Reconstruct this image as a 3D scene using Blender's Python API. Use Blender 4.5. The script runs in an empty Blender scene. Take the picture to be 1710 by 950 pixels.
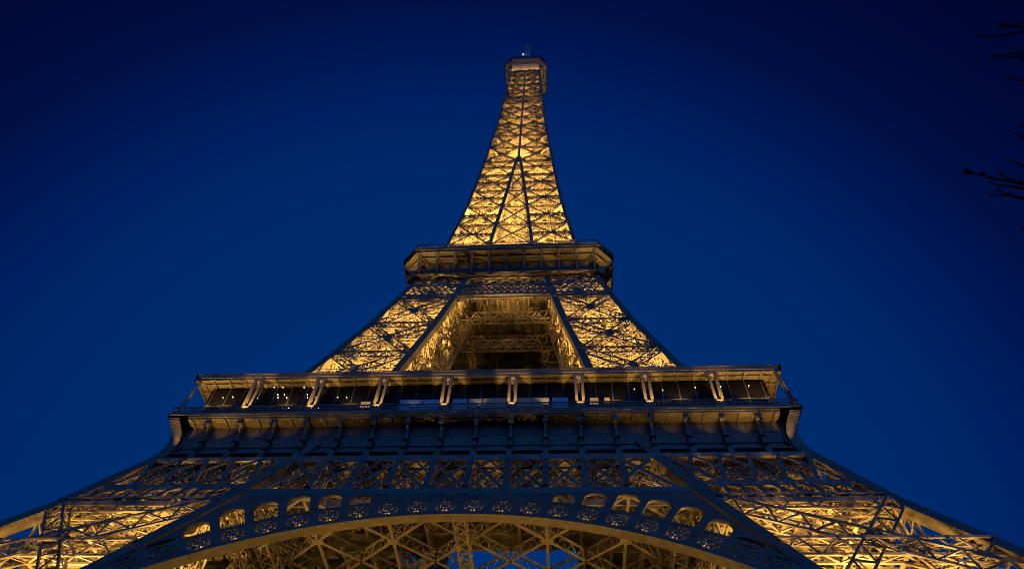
import bpy, math, random
import numpy as np
random.seed(7); rng = np.random.default_rng(7)
R = math.radians
scene = bpy.context.scene
COL = scene.collection

# ------------------------------------------------------------------ camera
cd = bpy.data.cameras.new('camera'); cam = bpy.data.objects.new('camera', cd); COL.objects.link(cam)
from mathutils import Matrix, Vector
fw = Vector((-0.05996, 0.56760, 0.82112)).normalized()
rt = Vector((0.99788, 0.05426, 0.03534)); rt = (rt - fw * rt.dot(fw)).normalized()
up = rt.cross(fw)
M = Matrix((( rt.x, up.x, -fw.x, 8.9416), (rt.y, up.y, -fw.y, -90.9225), (rt.z, up.z, -fw.z, 1.69), (0, 0, 0, 1)))
cam.matrix_world = M
cd.sensor_width = 36; cd.lens = 36 * 1168.70 / 1710; cd.clip_start = .1; cd.clip_end = 8000
scene.camera = cam
scene.cycles.filter_width = 0.9
scene.cycles.use_denoising = True; scene.cycles.denoiser = 'OPENIMAGEDENOISE'; scene.cycles.denoising_input_passes = 'RGB_ALBEDO_NORMAL'; scene.cycles.denoising_prefilter = 'ACCURATE'
scene.cycles.max_bounces = 4; scene.cycles.diffuse_bounces = 1; scene.cycles.use_adaptive_sampling = False; scene.cycles.sample_clamp_indirect = 1.5; scene.cycles.sample_clamp_direct = 6.0

# ------------------------------------------------------------------ sky, exposure
scene.view_settings.view_transform = 'Standard'; scene.view_settings.look = 'None'
scene.view_settings.exposure = 0; scene.view_settings.gamma = 1; scene.view_settings.use_curve_mapping = False
w = bpy.data.worlds.new('World'); scene.world = w; w.use_nodes = True
nt = w.node_tree; bg = nt.nodes['Background']
tc = nt.nodes.new('ShaderNodeTexCoord'); dt = nt.nodes.new('ShaderNodeVectorMath'); dt.operation = 'DOT_PRODUCT'
g = Vector((-0.1205, 0.8576, 0.5)); dt.inputs[1].default_value = g
mr = nt.nodes.new('ShaderNodeMapRange'); mr.inputs['From Min'].default_value = -1; mr.inputs['From Max'].default_value = 1
rp = nt.nodes.new('ShaderNodeValToRGB'); rp.color_ramp.interpolation = 'LINEAR'
def lin(c): return tuple(((v/255)/12.92 if v <= 10 else (((v/255)+.055)/1.055)**2.4) for v in c) + (1,)
st = [(0, (0, 44, 118)), (.5, (0, 36, 100)), (.65, (0, 3, 34)), (.75, (0, 4, 42)), (.80, (0, 9, 55)), (.83, (0, 14, 65)), (.85, (0, 19, 75)), (.865, (0, 25, 85)), (.89, (0, 34, 99)), (.915, (0, 41, 106)), (.97, (0, 46, 111)), (1, (0, 48, 114))]
el = rp.color_ramp.elements
while len(el) < len(st): el.new(.5)
for e, (p, c) in zip(el, st): e.position = p; e.color = lin(c)
nt.links.new(tc.outputs['Generated'], dt.inputs[0]); nt.links.new(dt.outputs['Value'], mr.inputs['Value'])
nt.links.new(mr.outputs[0], rp.inputs[0]); nt.links.new(rp.outputs[0], bg.inputs[0]); bg.inputs[1].default_value = 1.0

# added blue fill on the front faces, standing for afterglow: one very soft sun
sd = bpy.data.lights.new('front_fill_sun', 'SUN'); sd.energy = .68; sd.angle = R(70); sd.color = (.07, .29, 1.0)
so = bpy.data.objects.new('front_fill_sun', sd); COL.objects.link(so); so.rotation_euler = (R(62), 0, R(12))

# ------------------------------------------------------------------ materials
def mat(name, c1, c2, rough=.55, scale=.6, spec=.35, metal=0.0, bump=0):
    m = bpy.data.materials.new(name); m.use_nodes = True; t = m.node_tree; b = t.nodes['Principled BSDF']
    co = t.nodes.new('ShaderNodeTexCoord'); n = t.nodes.new('ShaderNodeTexNoise'); n.inputs['Scale'].default_value = scale
    n.inputs['Detail'].default_value = 5; r = t.nodes.new('ShaderNodeValToRGB')
    r.color_ramp.elements[0].position = .32; r.color_ramp.elements[1].position = .68
    r.color_ramp.elements[0].color = c1 + (1,); r.color_ramp.elements[1].color = c2 + (1,)
    t.links.new(co.outputs['Object'], n.inputs['Vector']); t.links.new(n.outputs['Fac'], r.inputs[0]); t.links.new(r.outputs[0], b.inputs['Base Color'])
    b.inputs['Roughness'].default_value = rough; b.inputs['Specular IOR Level'].default_value = spec; b.inputs['Metallic'].default_value = metal
    if bump:
        bp = t.nodes.new('ShaderNodeBump'); bp.inputs['Strength'].default_value = bump
        t.links.new(n.outputs['Fac'], bp.inputs['Height']); t.links.new(bp.outputs[0], b.inputs['Normal'])
    return m
def emit(name, col, s):
    m = bpy.data.materials.new(name); m.use_nodes = True; b = m.node_tree.nodes['Principled BSDF']
    b.inputs['Base Color'].default_value = tuple(v * .12 for v in col) + (1,); b.inputs['Emission Color'].default_value = col + (1,); b.inputs['Emission Strength'].default_value = s
    return m
IRON = mat('painted_iron', (.105, .088, .066), (.17, .145, .11), .45, .8)
PLATE = mat('riveted_plate', (.10, .086, .066), (.155, .134, .105), .5, 1.4, bump=.1)
DARK = mat('dark_pavilion_panel', (.007, .0065, .006), (.012, .011, .01), .5, .5, .08)
MAST = mat('mast_steel', (.42, .42, .42), (.55, .55, .53), .45, 2.)
STONE = mat('pale_masonry', (.30, .27, .22), (.42, .38, .31), .85, .9, bump=.3)
BARK = mat('dark_bark', (.018, .013, .010), (.035, .026, .02), .9, 6, bump=.4)
LAWN = mat('lawn', (.03, .05, .016), (.06, .08, .03), .95, .25, .1)
PAVE = mat('asphalt_paving', (.045, .045, .045), (.075, .072, .068), .85, 1.2)
GLASS = mat('dark_reflective_glass', (.12, .13, .15), (.16, .17, .2), .08, .2, .5, .9)
PALE = mat('frosted_pale_glass', (.45, .47, .5), (.6, .62, .64), .3, .2)
HOUSING = mat('lamp_housing', (.05, .05, .05), (.08, .08, .08), .5, 2)
WHITE = emit('white_lamp_glow', (1, .95, .86), 4)
WARMWIN = emit('warm_window_glow', (1, .55, .14), .35)
PALEGLOW = emit('pale_glass_glow', (.7, .8, 1.0), .022)  # faint emission stands in for light on the pale glass parapet
BLUEWIN = emit('blue_tube_glow', (.15, .2, 1.0), .5)

# ------------------------------------------------------------------ mesh helpers
class MB:
    """collects bars, boxes and polygons; build() links them as ONE mesh object"""
    def __init__(s): s.P = []; s.Q = []; s.U = []; s.S = []; s.v = []; s.f = []
    def bars(s, P, Q, U, w, h):
        P = np.atleast_2d(np.asarray(P, float)); Q = np.atleast_2d(np.asarray(Q, float)); n = len(P)
        U = np.asarray(U, float); U = np.tile(U, (n, 1)) if U.ndim == 1 else U
        s.P.append(P); s.Q.append(Q); s.U.append(U); s.S.append(np.tile([w, h], (n, 1)))
    def poly(s, pts):
        b = len(s.v); s.v.extend([tuple(p) for p in pts]); s.f.append(tuple(range(b, b + len(pts))))
    def hull(s, a, b):
        """closed prism between two equal loops"""
        n = len(a); k = len(s.v); s.v.extend([tuple(p) for p in a]); s.v.extend([tuple(p) for p in b])
        for i in range(n): j = (i + 1) % n; s.f.append((k + i, k + j, k + n + j, k + n + i))
        s.f.append(tuple(range(k + n - 1, k - 1, -1))); s.f.append(tuple(range(k + n, k + 2 * n)))
    def strip(s, secs):
        """closed tube through a list of equal cross sections"""
        n = len(secs[0]); k = len(s.v); m = len(secs)
        for c in secs: s.v.extend([tuple(p) for p in c])
        for i in range(m - 1):
            for j in range(n):
                q = (j + 1) % n; s.f.append((k + i * n + j, k + i * n + q, k + (i + 1) * n + q, k + (i + 1) * n + j))
        s.f.append(tuple(k + j for j in range(n - 1, -1, -1))); s.f.append(tuple(k + (m - 1) * n + j for j in range(n)))
    def box(s, x0, x1, y0, y1, z0, z1):
        s.hull([(x0, y0, z0), (x1, y0, z0), (x1, y1, z0), (x0, y1, z0)], [(x0, y0, z1), (x1, y0, z1), (x1, y1, z1), (x0, y1, z1)])
    def tube(s, pts, rad, n=6):
        pts = [Vector(p) for p in pts]; k = len(s.v); m = len(pts)
        for i, p in enumerate(pts):
            t = (pts[min(i + 1, m - 1)] - pts[max(i - 1, 0)]).normalized()
            a = t.cross(Vector((.31, .2, .93)) if abs(t.z) < .9 else Vector((1, 0, 0))).normalized(); b = t.cross(a)
            for j in range(n):
                an = 2 * math.pi * j / n; s.v.append(tuple(p + (a * math.cos(an) + b * math.sin(an)) * rad[i]))
        for i in range(m - 1):
            for j in range(n):
                q = (j + 1) % n; s.f.append((k + i * n + j, k + i * n + q, k + (i + 1) * n + q, k + (i + 1) * n + j))
        s.f.append(tuple(k + j for j in range(n - 1, -1, -1))); s.f.append(tuple(k + (m - 1) * n + j for j in range(n)))
    def lat(s, p, q, n, w, d, c=.11, l=.06, cell=None, plate=0):
        """box lattice girder from p to q: four chords and zigzag lacing on its four sides; n = outward normal"""
        p = np.asarray(p, float); q = np.asarray(q, float); t = q - p; L = np.linalg.norm(t)
        if L < .3: return
        t /= L; a = np.cross(t, n); a /= np.linalg.norm(a); n = np.cross(a, t)
        cell = cell or w
        for i in (-1, 1):
            for j in (-1, 1): s.bars(p + a * w / 2 * i + n * d / 2 * j, q + a * w / 2 * i + n * d / 2 * j, n, c, c)
        k = max(2, int(round(L / cell))); u = np.linspace(0, L, k + 1)[:, None]; sg = np.where(np.arange(k + 1) % 2 == 0, 1, -1)[:, None]
        for j in (-1, 1):
            z = p + t * u + a * sg * w / 2 + n * d / 2 * j; s.bars(z[:-1], z[1:], n, l * 1.5, l)
            z = p + t * u + n * sg * d / 2 + a * w / 2 * j; s.bars(z[:-1], z[1:], a, l * 1.5, l)
        if plate: s.bars(p + n * (d / 2 + .08), q + n * (d / 2 + .08), n, plate, .05)
    def build(s, name, m, parent=None):
        V = np.zeros((0, 3)); F = np.zeros((0, 4), int)
        if s.P:
            P = np.concatenate(s.P); Q = np.concatenate(s.Q); U = np.concatenate(s.U); S = np.concatenate(s.S)
            T = Q - P; T /= np.maximum(np.linalg.norm(T, axis=1, keepdims=True), 1e-9)
            A = np.cross(T, U); nn = np.linalg.norm(A, axis=1, keepdims=True)
            bad = nn[:, 0] < 1e-4
            if bad.any(): A[bad] = np.cross(T[bad], np.array([.37, .91, .2])); nn = np.linalg.norm(A, axis=1, keepdims=True)
            A /= nn; N = np.cross(A, T)
            a = A * S[:, :1] / 2; b = N * S[:, 1:] / 2
            V = np.stack([P - a - b, P + a - b, P + a + b, P - a + b, Q - a - b, Q + a - b, Q + a + b, Q - a + b], 1).reshape(-1, 3)
            base = (np.arange(len(P)) * 8)[:, None, None]
            F = (base + np.array([[0, 1, 5, 4], [1, 2, 6, 5], [2, 3, 7, 6], [3, 0, 4, 7], [3, 2, 1, 0], [4, 5, 6, 7]])[None]).reshape(-1, 4)
        nb = len(V); V2 = np.array(s.v, float).reshape(-1, 3); V = np.concatenate([V, V2])
        loops = [F.ravel()] + [np.array(f) + nb for f in s.f]; lens = np.concatenate([np.full(len(F), 4), np.array([len(f) for f in s.f], int)]).astype(np.int32)
        lv = np.concatenate(loops).astype(np.int32)
        me = bpy.data.meshes.new(name); me.vertices.add(len(V)); me.vertices.foreach_set('co', V.astype(np.float32).ravel())
        me.loops.add(len(lv)); me.loops.foreach_set('vertex_index', lv); me.polygons.add(len(lens))
        me.polygons.foreach_set('loop_start', np.concatenate([[0], np.cumsum(lens)[:-1]]).astype(np.int32))
        me.update(calc_edges=True); me.validate(); me.shade_smooth() if m is BARK else me.shade_flat(); me.materials.append(m)
        o = bpy.data.objects.new(name, me); COL.objects.link(o)
        if parent: o.parent = parent
        return o
def empty(name, loc=(0, 0, 0), parent=None):
    o = bpy.data.objects.new(name, None); COL.objects.link(o); o.location = loc; o.empty_display_size = .5
    if parent: o.parent = parent
    return o
def tag(o, label, cat, group=None, kind=None):
    o['label'] = label; o['category'] = cat
    if group: o['group'] = group
    if kind: o['kind'] = kind
def copy_tree(o, parent, rz=None):
    c = o.copy(); COL.objects.link(c); c.parent = parent
    if rz is not None: c.rotation_euler = (0, 0, rz)
    for ch in list(o.children): copy_tree(ch, c)
    return c
def four(o):
    """the same part on the other three sides of the tower"""
    for k in (1, 2, 3): copy_tree(o, o.parent, k * math.pi / 2)

SODIUM = (1.0, .54, .115)
GAIN = {'lower_pier': 4.6, 'upper_pier': 15, 'upper_shaft': 3.0, 'arch': 1.15, 'trellis_girder': 9, 'canopy': 48, 'second_floor': 38, 'summit_deck': 60, 'girder_band': 2, 'frieze': 8}
def lamp(parent, loc, aim, power, angle=110, blend=.6, rad=.35, col=SODIUM, name='floodlight', size=1.):
    """a floodlight: black housing (a mesh) carrying one spot lamp"""
    loc = Vector(loc); d = (Vector(aim) - loc).normalized()
    m = MB(); b = loc - d * .75 * size
    m.bars(b - d * .5 * size, b, (.3, .9, .1), .9 * size, .7 * size); m.bars(b - d * .9 * size, b - d * .5 * size, (.3, .9, .1), .25 * size, .25 * size)
    o = m.build(name, HOUSING, parent)
    ld = bpy.data.lights.new(name + '_beam', 'SPOT'); ld.energy = power * GAIN.get(parent.name.split('.')[0], 1); ld.color = col; ld.spot_size = R(angle); ld.spot_blend = blend; ld.shadow_soft_size = rad
    lo = bpy.data.objects.new(name + '_beam', ld); COL.objects.link(lo); lo.parent = o; lo.location = loc
    lo.rotation_euler = d.to_track_quat('-Z', 'Y').to_euler()
    return o

# ------------------------------------------------------------------ profile of the tower
KZ = [0, 30, 46, 57.6, 70, 90, 108, 118, 128, 150, 180, 215, 250, 276]
KH = [62.45, 45.6, 37.0, 32.6, 27.6, 22.05, 17.86, 15.7, 13.95, 11.6, 9.55, 7.6, 6.3, 5.7]
IZ = [0, 33.7, 44, 50.8, 57.6, 75, 80.7, 90.9, 101.4, 110.4, 118, 129, 139, 149.3, 159, 169.4, 179.3, 182]
IH = [39.5, 25.8, 21.6, 18.6, 15.9, 12.9, 11.95, 10.1, 8.4, 7.05, 5.6, 4.15, 3.45, 2.7, 1.9, 1.15, .35, .02]
H = lambda z: float(np.interp(z, KZ, KH))
I = lambda z: float(np.interp(z, IZ, IH))
FN = np.array([0., -1, 0])
def P(x, z, dy=0): return np.array([x, -H(z) + dy, z])        # a point on the front face

tower = empty('lattice_tower')
tag(tower, 'tall tapering iron lattice tower on four legs, lit gold from inside at dusk', 'tower')

# ------------------------------------------------------------------ posts and bracing
def post(m, path, w, flange=.05):
    """square riveted box post with proud flange strips along its edges"""
    for a, b in zip(path[:-1], path[1:]):
        m.bars(a, b, (0, -1, .3), w, w)
        for i in (-1, 1):
            o = np.array([i * (w / 2 - .09), -w / 2 - flange / 2, 0]); m.bars(a + o, b + o, (0, -1, 0), .18, flange)
            o = np.array([w / 2 + flange / 2, i * (w / 2 - .09), 0]); m.bars(a + o, b + o, (1, 0, 0), .18, flange)
            o = np.array([-w / 2 - flange / 2, i * (w / 2 - .09), 0]); m.bars(a + o, b + o, (1, 0, 0), .18, flange)
def corners(z, s):
    """front right pier: the four post centres at height z; s = half the post"""
    h, i = H(z) - s, I(z) + s
    return [np.array([i, -h, z]), np.array([h, -h, z]), np.array([h, -i, z]), np.array([i, -i, z])]
NRM = [np.array([0., -1, 0]), np.array([1., 0, 0]), np.array([0., 1, 0]), np.array([-1., 0, 0])]
def bracing(m, zs, s, wd, dp, hor=None, cell=None, c=.12, l=.07, hub=1.0, second=True, rib=0, dia=True):
    for z0, z1 in zip(zs[:-1], zs[1:]):
        a = corners(z0, s); b = corners(z1, s)
        for k in range(4):
            p0, p1, q0, q1 = a[k], a[(k + 1) % 4], b[k], b[(k + 1) % 4]; n = NRM[k]
            m.lat(p0, q1, n, wd, dp, c, l, cell); m.lat(p1, q0, n, wd, dp, c, l, cell)
            m.lat(q0, q1, n, hor or wd, dp, c, l, cell)
            w0 = np.linalg.norm(p1 - p0); w1 = np.linalg.norm(q1 - q0); u = w0 / (w0 + w1); hubp = p0 + (q1 - p0) * u
            if hub:
                t = (q1 - p0) / np.linalg.norm(q1 - p0)
                m.bars(hubp + n * (dp / 2 + .05) - t * hub, hubp + n * (dp / 2 + .05) + t * hub, n, hub * 1.5, .06)
                m.bars(hubp - n * (dp / 2 + .05) - t * hub, hubp - n * (dp / 2 + .05) + t * hub, n, hub * 1.5, .06)
            if rib:
                o = n * (dp / 2 + .12)
                for x, y in ((p0, q1), (p1, q0), (q0, q1)): m.bars(x + o, y + o, n, rib, .1)
            if second:
                ml = (p0 + q0) / 2; mrr = (p1 + q1) / 2; mb = (p0 + p1) / 2; mt = (q0 + q1) / 2
                for x in (ml, mrr): m.bars(x - n * dp * .3, hubp - n * dp * .3, n, c * .9, c * .9)
        if dia:
            for zz, ww in ((z1, wd * .8),):
                d = corners(zz, s); mid = [(d[k] + d[(k + 1) % 4]) / 2 for k in range(4)]
                m.lat(d[0], d[2], (0, 0, 1), ww, dp * .8, c, l, cell); m.lat(d[1], d[3], (0, 0, 1), ww, dp * .8, c, l, cell)
                for k in range(4): m.bars(mid[k], mid[(k + 1) % 4], (0, 0, 1), c * 1.3, c)
def axis(z, fx=.5, fy=.5):
    a = corners(z, 0); return np.array([I(z) + (H(z) - I(z)) * fx, -(I(z) + (H(z) - I(z)) * fy), z])
def lifts(m, z0, z1, wd, cell):
    """lift track and stair flights running up inside a pier"""
    n = np.array([.5, .5, .7])
    for fx, fy in ((.5, .5),): m.lat(axis(z0, fx, fy), axis(z1, fx, fy), n, wd, wd * .7, .12, .07, cell)
    k = int((z1 - z0) / 2.2); zz = np.linspace(z0, z1, k)
    pts = np.array([axis(z, .28 + .18 * (i % 2), .30 + .12 * ((i // 2) % 2)) for i, z in enumerate(zz)])
    m.bars(pts[:-1], pts[1:], (0, 0, 1), .8, .1); m.bars(pts[:-1] + [0, 0, 1], pts[1:] + [0, 0, 1], (0, 0, 1), .1, .1)
    k = int((z1 - z0) / 3.4)
    for z in np.linspace(z0 + 1, z1 - 1, k):
        m.bars(axis(z, .3, .5), axis(z, .7, .5), (0, 0, 1), .22, .3); m.bars(axis(z, .5, .28), axis(z, .5, .72), (0, 0, 1), .22, .3)

def inner_lattice(m, z0, z1, dz, cols, u, wd):
    """a second, finer lattice wall standing inside the two outer faces of a pier"""
    zz = np.linspace(z0, z1, int((z1 - z0) / dz) + 1)
    for face in (0, 1):
        def Q(a, z, off=0):
            h, i = H(z), I(z); d = i + (h - i) * u - off; x = i + .8 + (h - i - 1.6) * a
            return np.array([x, -d, z]) if face == 0 else np.array([d, -x, z])
        for q, (a0, a1) in enumerate(zip(zz[:-1], zz[1:])):
            for j in range(cols):
                l, r = j / cols, (j + 1) / cols; v = .8 + .5 * random.random()
                m.bars(Q(l, a0), Q(r, a1), NRM[face], wd * v, .1); m.bars(Q(r, a0, .2), Q(l, a1, .2), NRM[face], wd * v, .1)
                if (q + j) % 3 == 0: m.bars(Q(l, a0, -.2), Q(l, a1, -.2), NRM[face], wd * 1.5, .2)
            m.bars(Q(0, a0, .3), Q(1, a0, .3), NRM[face], wd * 1.3, .25)
            if q % 2: m.bars(Q(0, a0 + dz / 2, .8), Q(1, a0 + dz / 2, .8), (0, 0, 1), wd * 2.2, .12)
# ---- lower piers (ground to first floor)
m = MB(); bracing(m, [2, 15.5, 29.3, 42.4], .6, 1.5, 1.2, cell=1.4, c=.19, l=.1, hub=.6)
for z in (35.2, 21.8): # the horizontal truss through the hubs
    d = corners(z, .6)
    for k in range(4): m.lat(d[k], d[(k + 1) % 4], NRM[k], 1.5, 1.1, .2, .1, 1.5)
    m.lat(d[0], d[2], (0, 0, 1), .9, .9, .13, .08, 1.2); m.lat(d[1], d[3], (0, 0, 1), .9, .9, .13, .08, 1.2)
bracing(m, [42.6, 46.0, 50.2], 1.9, .8, .8, cell=.8, c=.14, l=.08, hub=.3)
lifts(m, 3, 50, 1.6, 1.2); inner_lattice(m, 20, 42.2, 1.9, 10, .63, .17); inner_lattice(m, 42.6, 50.6, 1.35, 11, .62, .2)
lower = m.build('lower_pier', IRON, tower)
for k in range(4):
    m = MB(); post(m, [corners(z, .55)[k] for z in (1.2, 15.5, 29.3, 42.4, 50.8, 56.4)], 1.1); m.build('corner_post', PLATE, lower)
# lattice bands across the outer faces just under the first floor
def band(m, face, z0, z1, n, style):
    def Q(u, z, off):
        h, i = H(z) - .15, I(z) + .9; x = i + (h - .9 - i) * u
        return np.array([x, -h - off, z]) if face == 0 else np.array([h + off, -x, z])
    nn = NRM[face]
    for z in (z0, z1): m.bars(Q(-.03, z, .16), Q(1.03, z, .16), nn, .46, .3)
    for i in range(n):
        a, b = i / n, (i + 1) / n
        if style == 'x':
            m.bars(Q(a, z0, .22), Q(b, z1, .22), nn, .46, .12); m.bars(Q(b, z0, .3), Q(a, z1, .3), nn, .3, .1)
            m.lat(Q((a + b) / 2, z0, -.9), Q((a + b) / 2, z1, -.9), nn, .5, .4, .09, .06, .5)
            m.lat(Q(a, z0, -.7), Q(b, z1, -.7), nn, .5, .4, .09, .06, .5); m.lat(Q(b, z0, -1.2), Q(a, z1, -1.2), nn, .5, .4, .09, .06, .5)
        else:
            m.bars(Q(a, z0, .22), Q(a + .5 / n, z1, .22), nn, .36, .12); m.bars(Q(b, z0, .3), Q(a, z1, .3), nn, .16, .08)
            m.lat(Q(b, z0, -.5), Q(a, z1, -.5), nn, .6, .4, .09, .06, .5); m.bars(Q(a, z0, -.2), Q(b, z1, -.2), nn, .2, .1)
m = MB()
for face in (0, 1):
    band(m, face, 45.9, 51.0, 5, 'x'); band(m, face, 42.5, 45.6, 9, 'bar')
m.build('lattice_band', IRON, lower)
for c4 in corners(0, .55):
    m = MB(); x, y = c4[0], c4[1]
    m.hull([(x - 4, y - 4, -.5), (x + 4, y - 4, -.5), (x + 4, y + 4, -.5), (x - 4, y + 4, -.5)], [(x - 2.2, y - 2, 2), (x + 1.8, y - 2, 2), (x + 1.8, y + 2, 2), (x - 2.2, y + 2, 2)])
    m.build('masonry_base', STONE, lower)
four(lower)
def pier_lamps(o, k, spec, up, ang):
    for z, fx, fy, pw in spec:
        if k == 3: fx, fy = fy, fx
        lamp(o, axis(z, fx, fy), axis(z + up, fx, fy), pw, ang, size=.6)
LS = [o for o in tower.children if o.name.startswith('lower_pier')]
for o in LS:
    k = int(round(o.rotation_euler.z / (math.pi / 2)))
    if k in (0, 3): pier_lamps(o, k, ((17, .5, .7, 8000), (24, .28, .83, 4200), (24, .68, .83, 4200), (30.8, .25, .83, 2800), (30.8, .62, .83, 2800), (36.8, .22, .82, 2400), (36.8, .6, .82, 2400), (42.4, .15, .86, 4600), (42.4, .42, .86, 4600), (42.4, .7, .86, 4600), (46.2, .2, .86, 3600), (46.2, .5, .86, 3600), (46.2, .78, .86, 3200)), 12, 140)
    else: pier_lamps(o, k, ((17, .4, .4, 9000), (38, .4, .4, 4000)), 12, 140)

# ---- upper piers (first floor to second floor)
m = MB(); bracing(m, [58.6, 69.5, 80.3, 91.0, 101.3], .58, 1.25, 1.0, cell=1.15, c=.2, l=.1, hub=.65)
for z in (75.2, 86.5, 97): d = corners(z, .58); [m.lat(d[k], d[(k + 1) % 4], NRM[k], .8, .7, .12, .07, .8) for k in range(4)]
bracing(m, [101.3, 106.8, 110.6], .58, .8, .7, cell=.7, c=.12, l=.07, hub=.4)
lifts(m, 59, 110, 1.3, 1.); inner_lattice(m, 59, 101, 1.55, 8, .6, .17); inner_lattice(m, 101.5, 110, 1.3, 9, .55, .18)
upper = m.build('upper_pier', IRON, tower)
for k in range(4):
    m = MB(); post(m, [corners(z, .52)[k] for z in (58, 69.5, 80.3, 91, 101.3, 110.4, 116)], 1.05); m.build('corner_post', PLATE, upper)
four(upper)
for o in [o for o in tower.children if o.name.startswith('upper_pier')]:
    k = int(round(o.rotation_euler.z / (math.pi / 2)))
    if k in (0, 3): pier_lamps(o, k, ((62, .3, .82, 2600), (62, .7, .8, 2600), (71.5, .3, .82, 2200), (71.5, .68, .8, 2200), (82, .3, .8, 1900), (82, .66, .8, 1900), (92, .3, .8, 1500), (92, .7, .8, 1500), (102, .25, .82, 1500), (102, .7, .82, 1500), (107, .5, .8, 700)), 9, 145)
    else: pier_lamps(o, k, ((62, .5, .5, 1500), (81, .55, .55, 900)), 9, 140)

# ---- upper shaft
ZS = [118, 128.5, 138.8, 149.3, 158.9, 169.4, 179.3]
m = MB()
for k in range(1):
    pass
def rot4(build):
    """collect geometry of one quarter and repeat it on the four sides inside one mesh"""
    mm = MB(); build(mm); out = MB()
    for k in range(4):
        c, s_ = (1, 0, -1, 0)[k], (0, 1, 0, -1)[k]; Rm = np.array([[c, -s_, 0], [s_, c, 0], [0, 0, 1.]])
        for A, B, U, S in zip(mm.P, mm.Q, mm.U, mm.S): out.P.append(A @ Rm.T); out.Q.append(B @ Rm.T); out.U.append(U @ Rm.T); out.S.append(S)
        b = len(out.v); out.v += [tuple(Rm @ np.array(p)) for p in mm.v]; out.f += [tuple(i + b for i in f) for f in mm.f]
    return out
ZU = [179.3, 189.5, 199.5, 208, 216.2, 224.6, 231.5, 237.6, 244, 250.5, 256.7, 262.5, 268.5, 275]
def shaft_quarter(m):
    bracing(m, ZS, .42, .5, .4, cell=.9, c=.12, l=.09, hub=.15, rib=.2, dia=False, second=False)
    for z in ZS[:-1]: # extra layer of struts inside each arm
        z2 = z + 5; d = corners(z2, .42)
        for k in range(4): m.lat(d[k], d[(k + 1) % 4], NRM[k], .8, .6, .18, .11, 1.)
    for z0, z1 in zip(ZS[:-1], ZS[1:]): # middle strip between the arms
        a, b = I(z0) + .3, I(z1) + .3
        p0, p1, q0, q1 = P(-a, z0, .4), P(a, z0, .4), P(-b, z1, .4), P(b, z1, .4)
        m.bars(p0, q1, FN, .3, .3); m.bars(p1, q0, FN, .3, .3); m.bars(q0, q1, FN, .3, .3)
        for dy, ww in ((2.2, .7), (4.5, .9)):
            o = np.array([0, dy, 0]); m.lat(p0 + o, q1 + o, FN, ww, .6, .18, .11, 1.); m.lat(p1 + o, q0 + o, FN, ww, .6, .18, .11, 1.); m.lat(q0 + o, q1 + o, FN, ww, .6, .18, .11, 1.)
            mid = (p0 + q0) / 2 + o; mid2 = (p1 + q1) / 2 + o; m.bars(mid, mid2, FN, .3, .3)
    for z0, z1 in zip(ZU[:-1], ZU[1:]):
        for s in (-1, 1):
            h0, h1 = H(z0) - .35, H(z1) - .35; e = .25
            p0, p1, q0, q1 = P(s * h0, z0, .35), P(s * e, z0, .35), P(s * h1, z1, .35), P(s * e, z1, .35)
            o = np.array([0, -.3, 0])
            for x, y in ((p0, q1), (p1, q0), (q0, q1)):
                m.bars(x + o, y + o, FN, .22, .1); m.lat(x, y, FN, .5, .4, .12, .09, .9)
            for x, y in (((p0 + q0) / 2, (p1 + q1) / 2), ((p0 + p1) / 2, (q0 + q1) / 2)): m.bars(x + [0, .7, 0], y + [0, .7, 0], FN, .35, .3)
            m.lat(p0 + [0, 1.5, 0], q1 + [0, 1.5, 0], FN, .8, .5, .18, .11, 1.); m.lat(p1 + [0, 2.3, 0], q0 + [0, 2.3, 0], FN, .8, .5, .18, .11, 1.)
        for zz in (z1,): # inner floor bracing
            h = H(zz) - .4; m.lat((h, -h, zz), (0.3, -.3, zz), (0, 0, 1), .9, .5, .28, .16, 1.3); m.lat((0, -h, zz), (h, 0, zz), (0, 0, 1), .8, .5, .28, .16, 1.3)
def slats(m): # the many flat braces crossing each arm, whose undersides catch the light
    z = 119.5; i = 0
    while z < 268:
        h, a = H(z) - .55, (I(z) + .5 if z < 176 else .15); L = h - a; k = max(3, int(L / .95))
        for q in np.linspace(a + .2, h - .1, k):
            if i % 2: m.bars((q, -h, z), (q, -a, z), (0, 0, 1), .3, .12)
            else: m.bars((a, -q, z), (h, -q, z), (0, 0, 1), .3, .12)
        m.bars((a, -h, z + .5), (h, -a, z + .5), (0, 0, 1), .35, .14); m.bars((a, -a, z + .8), (h, -h, z + .8), (0, 0, 1), .35, .14)
        z += 2.9 if z < 180 else 2.5; i += 1
_sq = shaft_quarter
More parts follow.
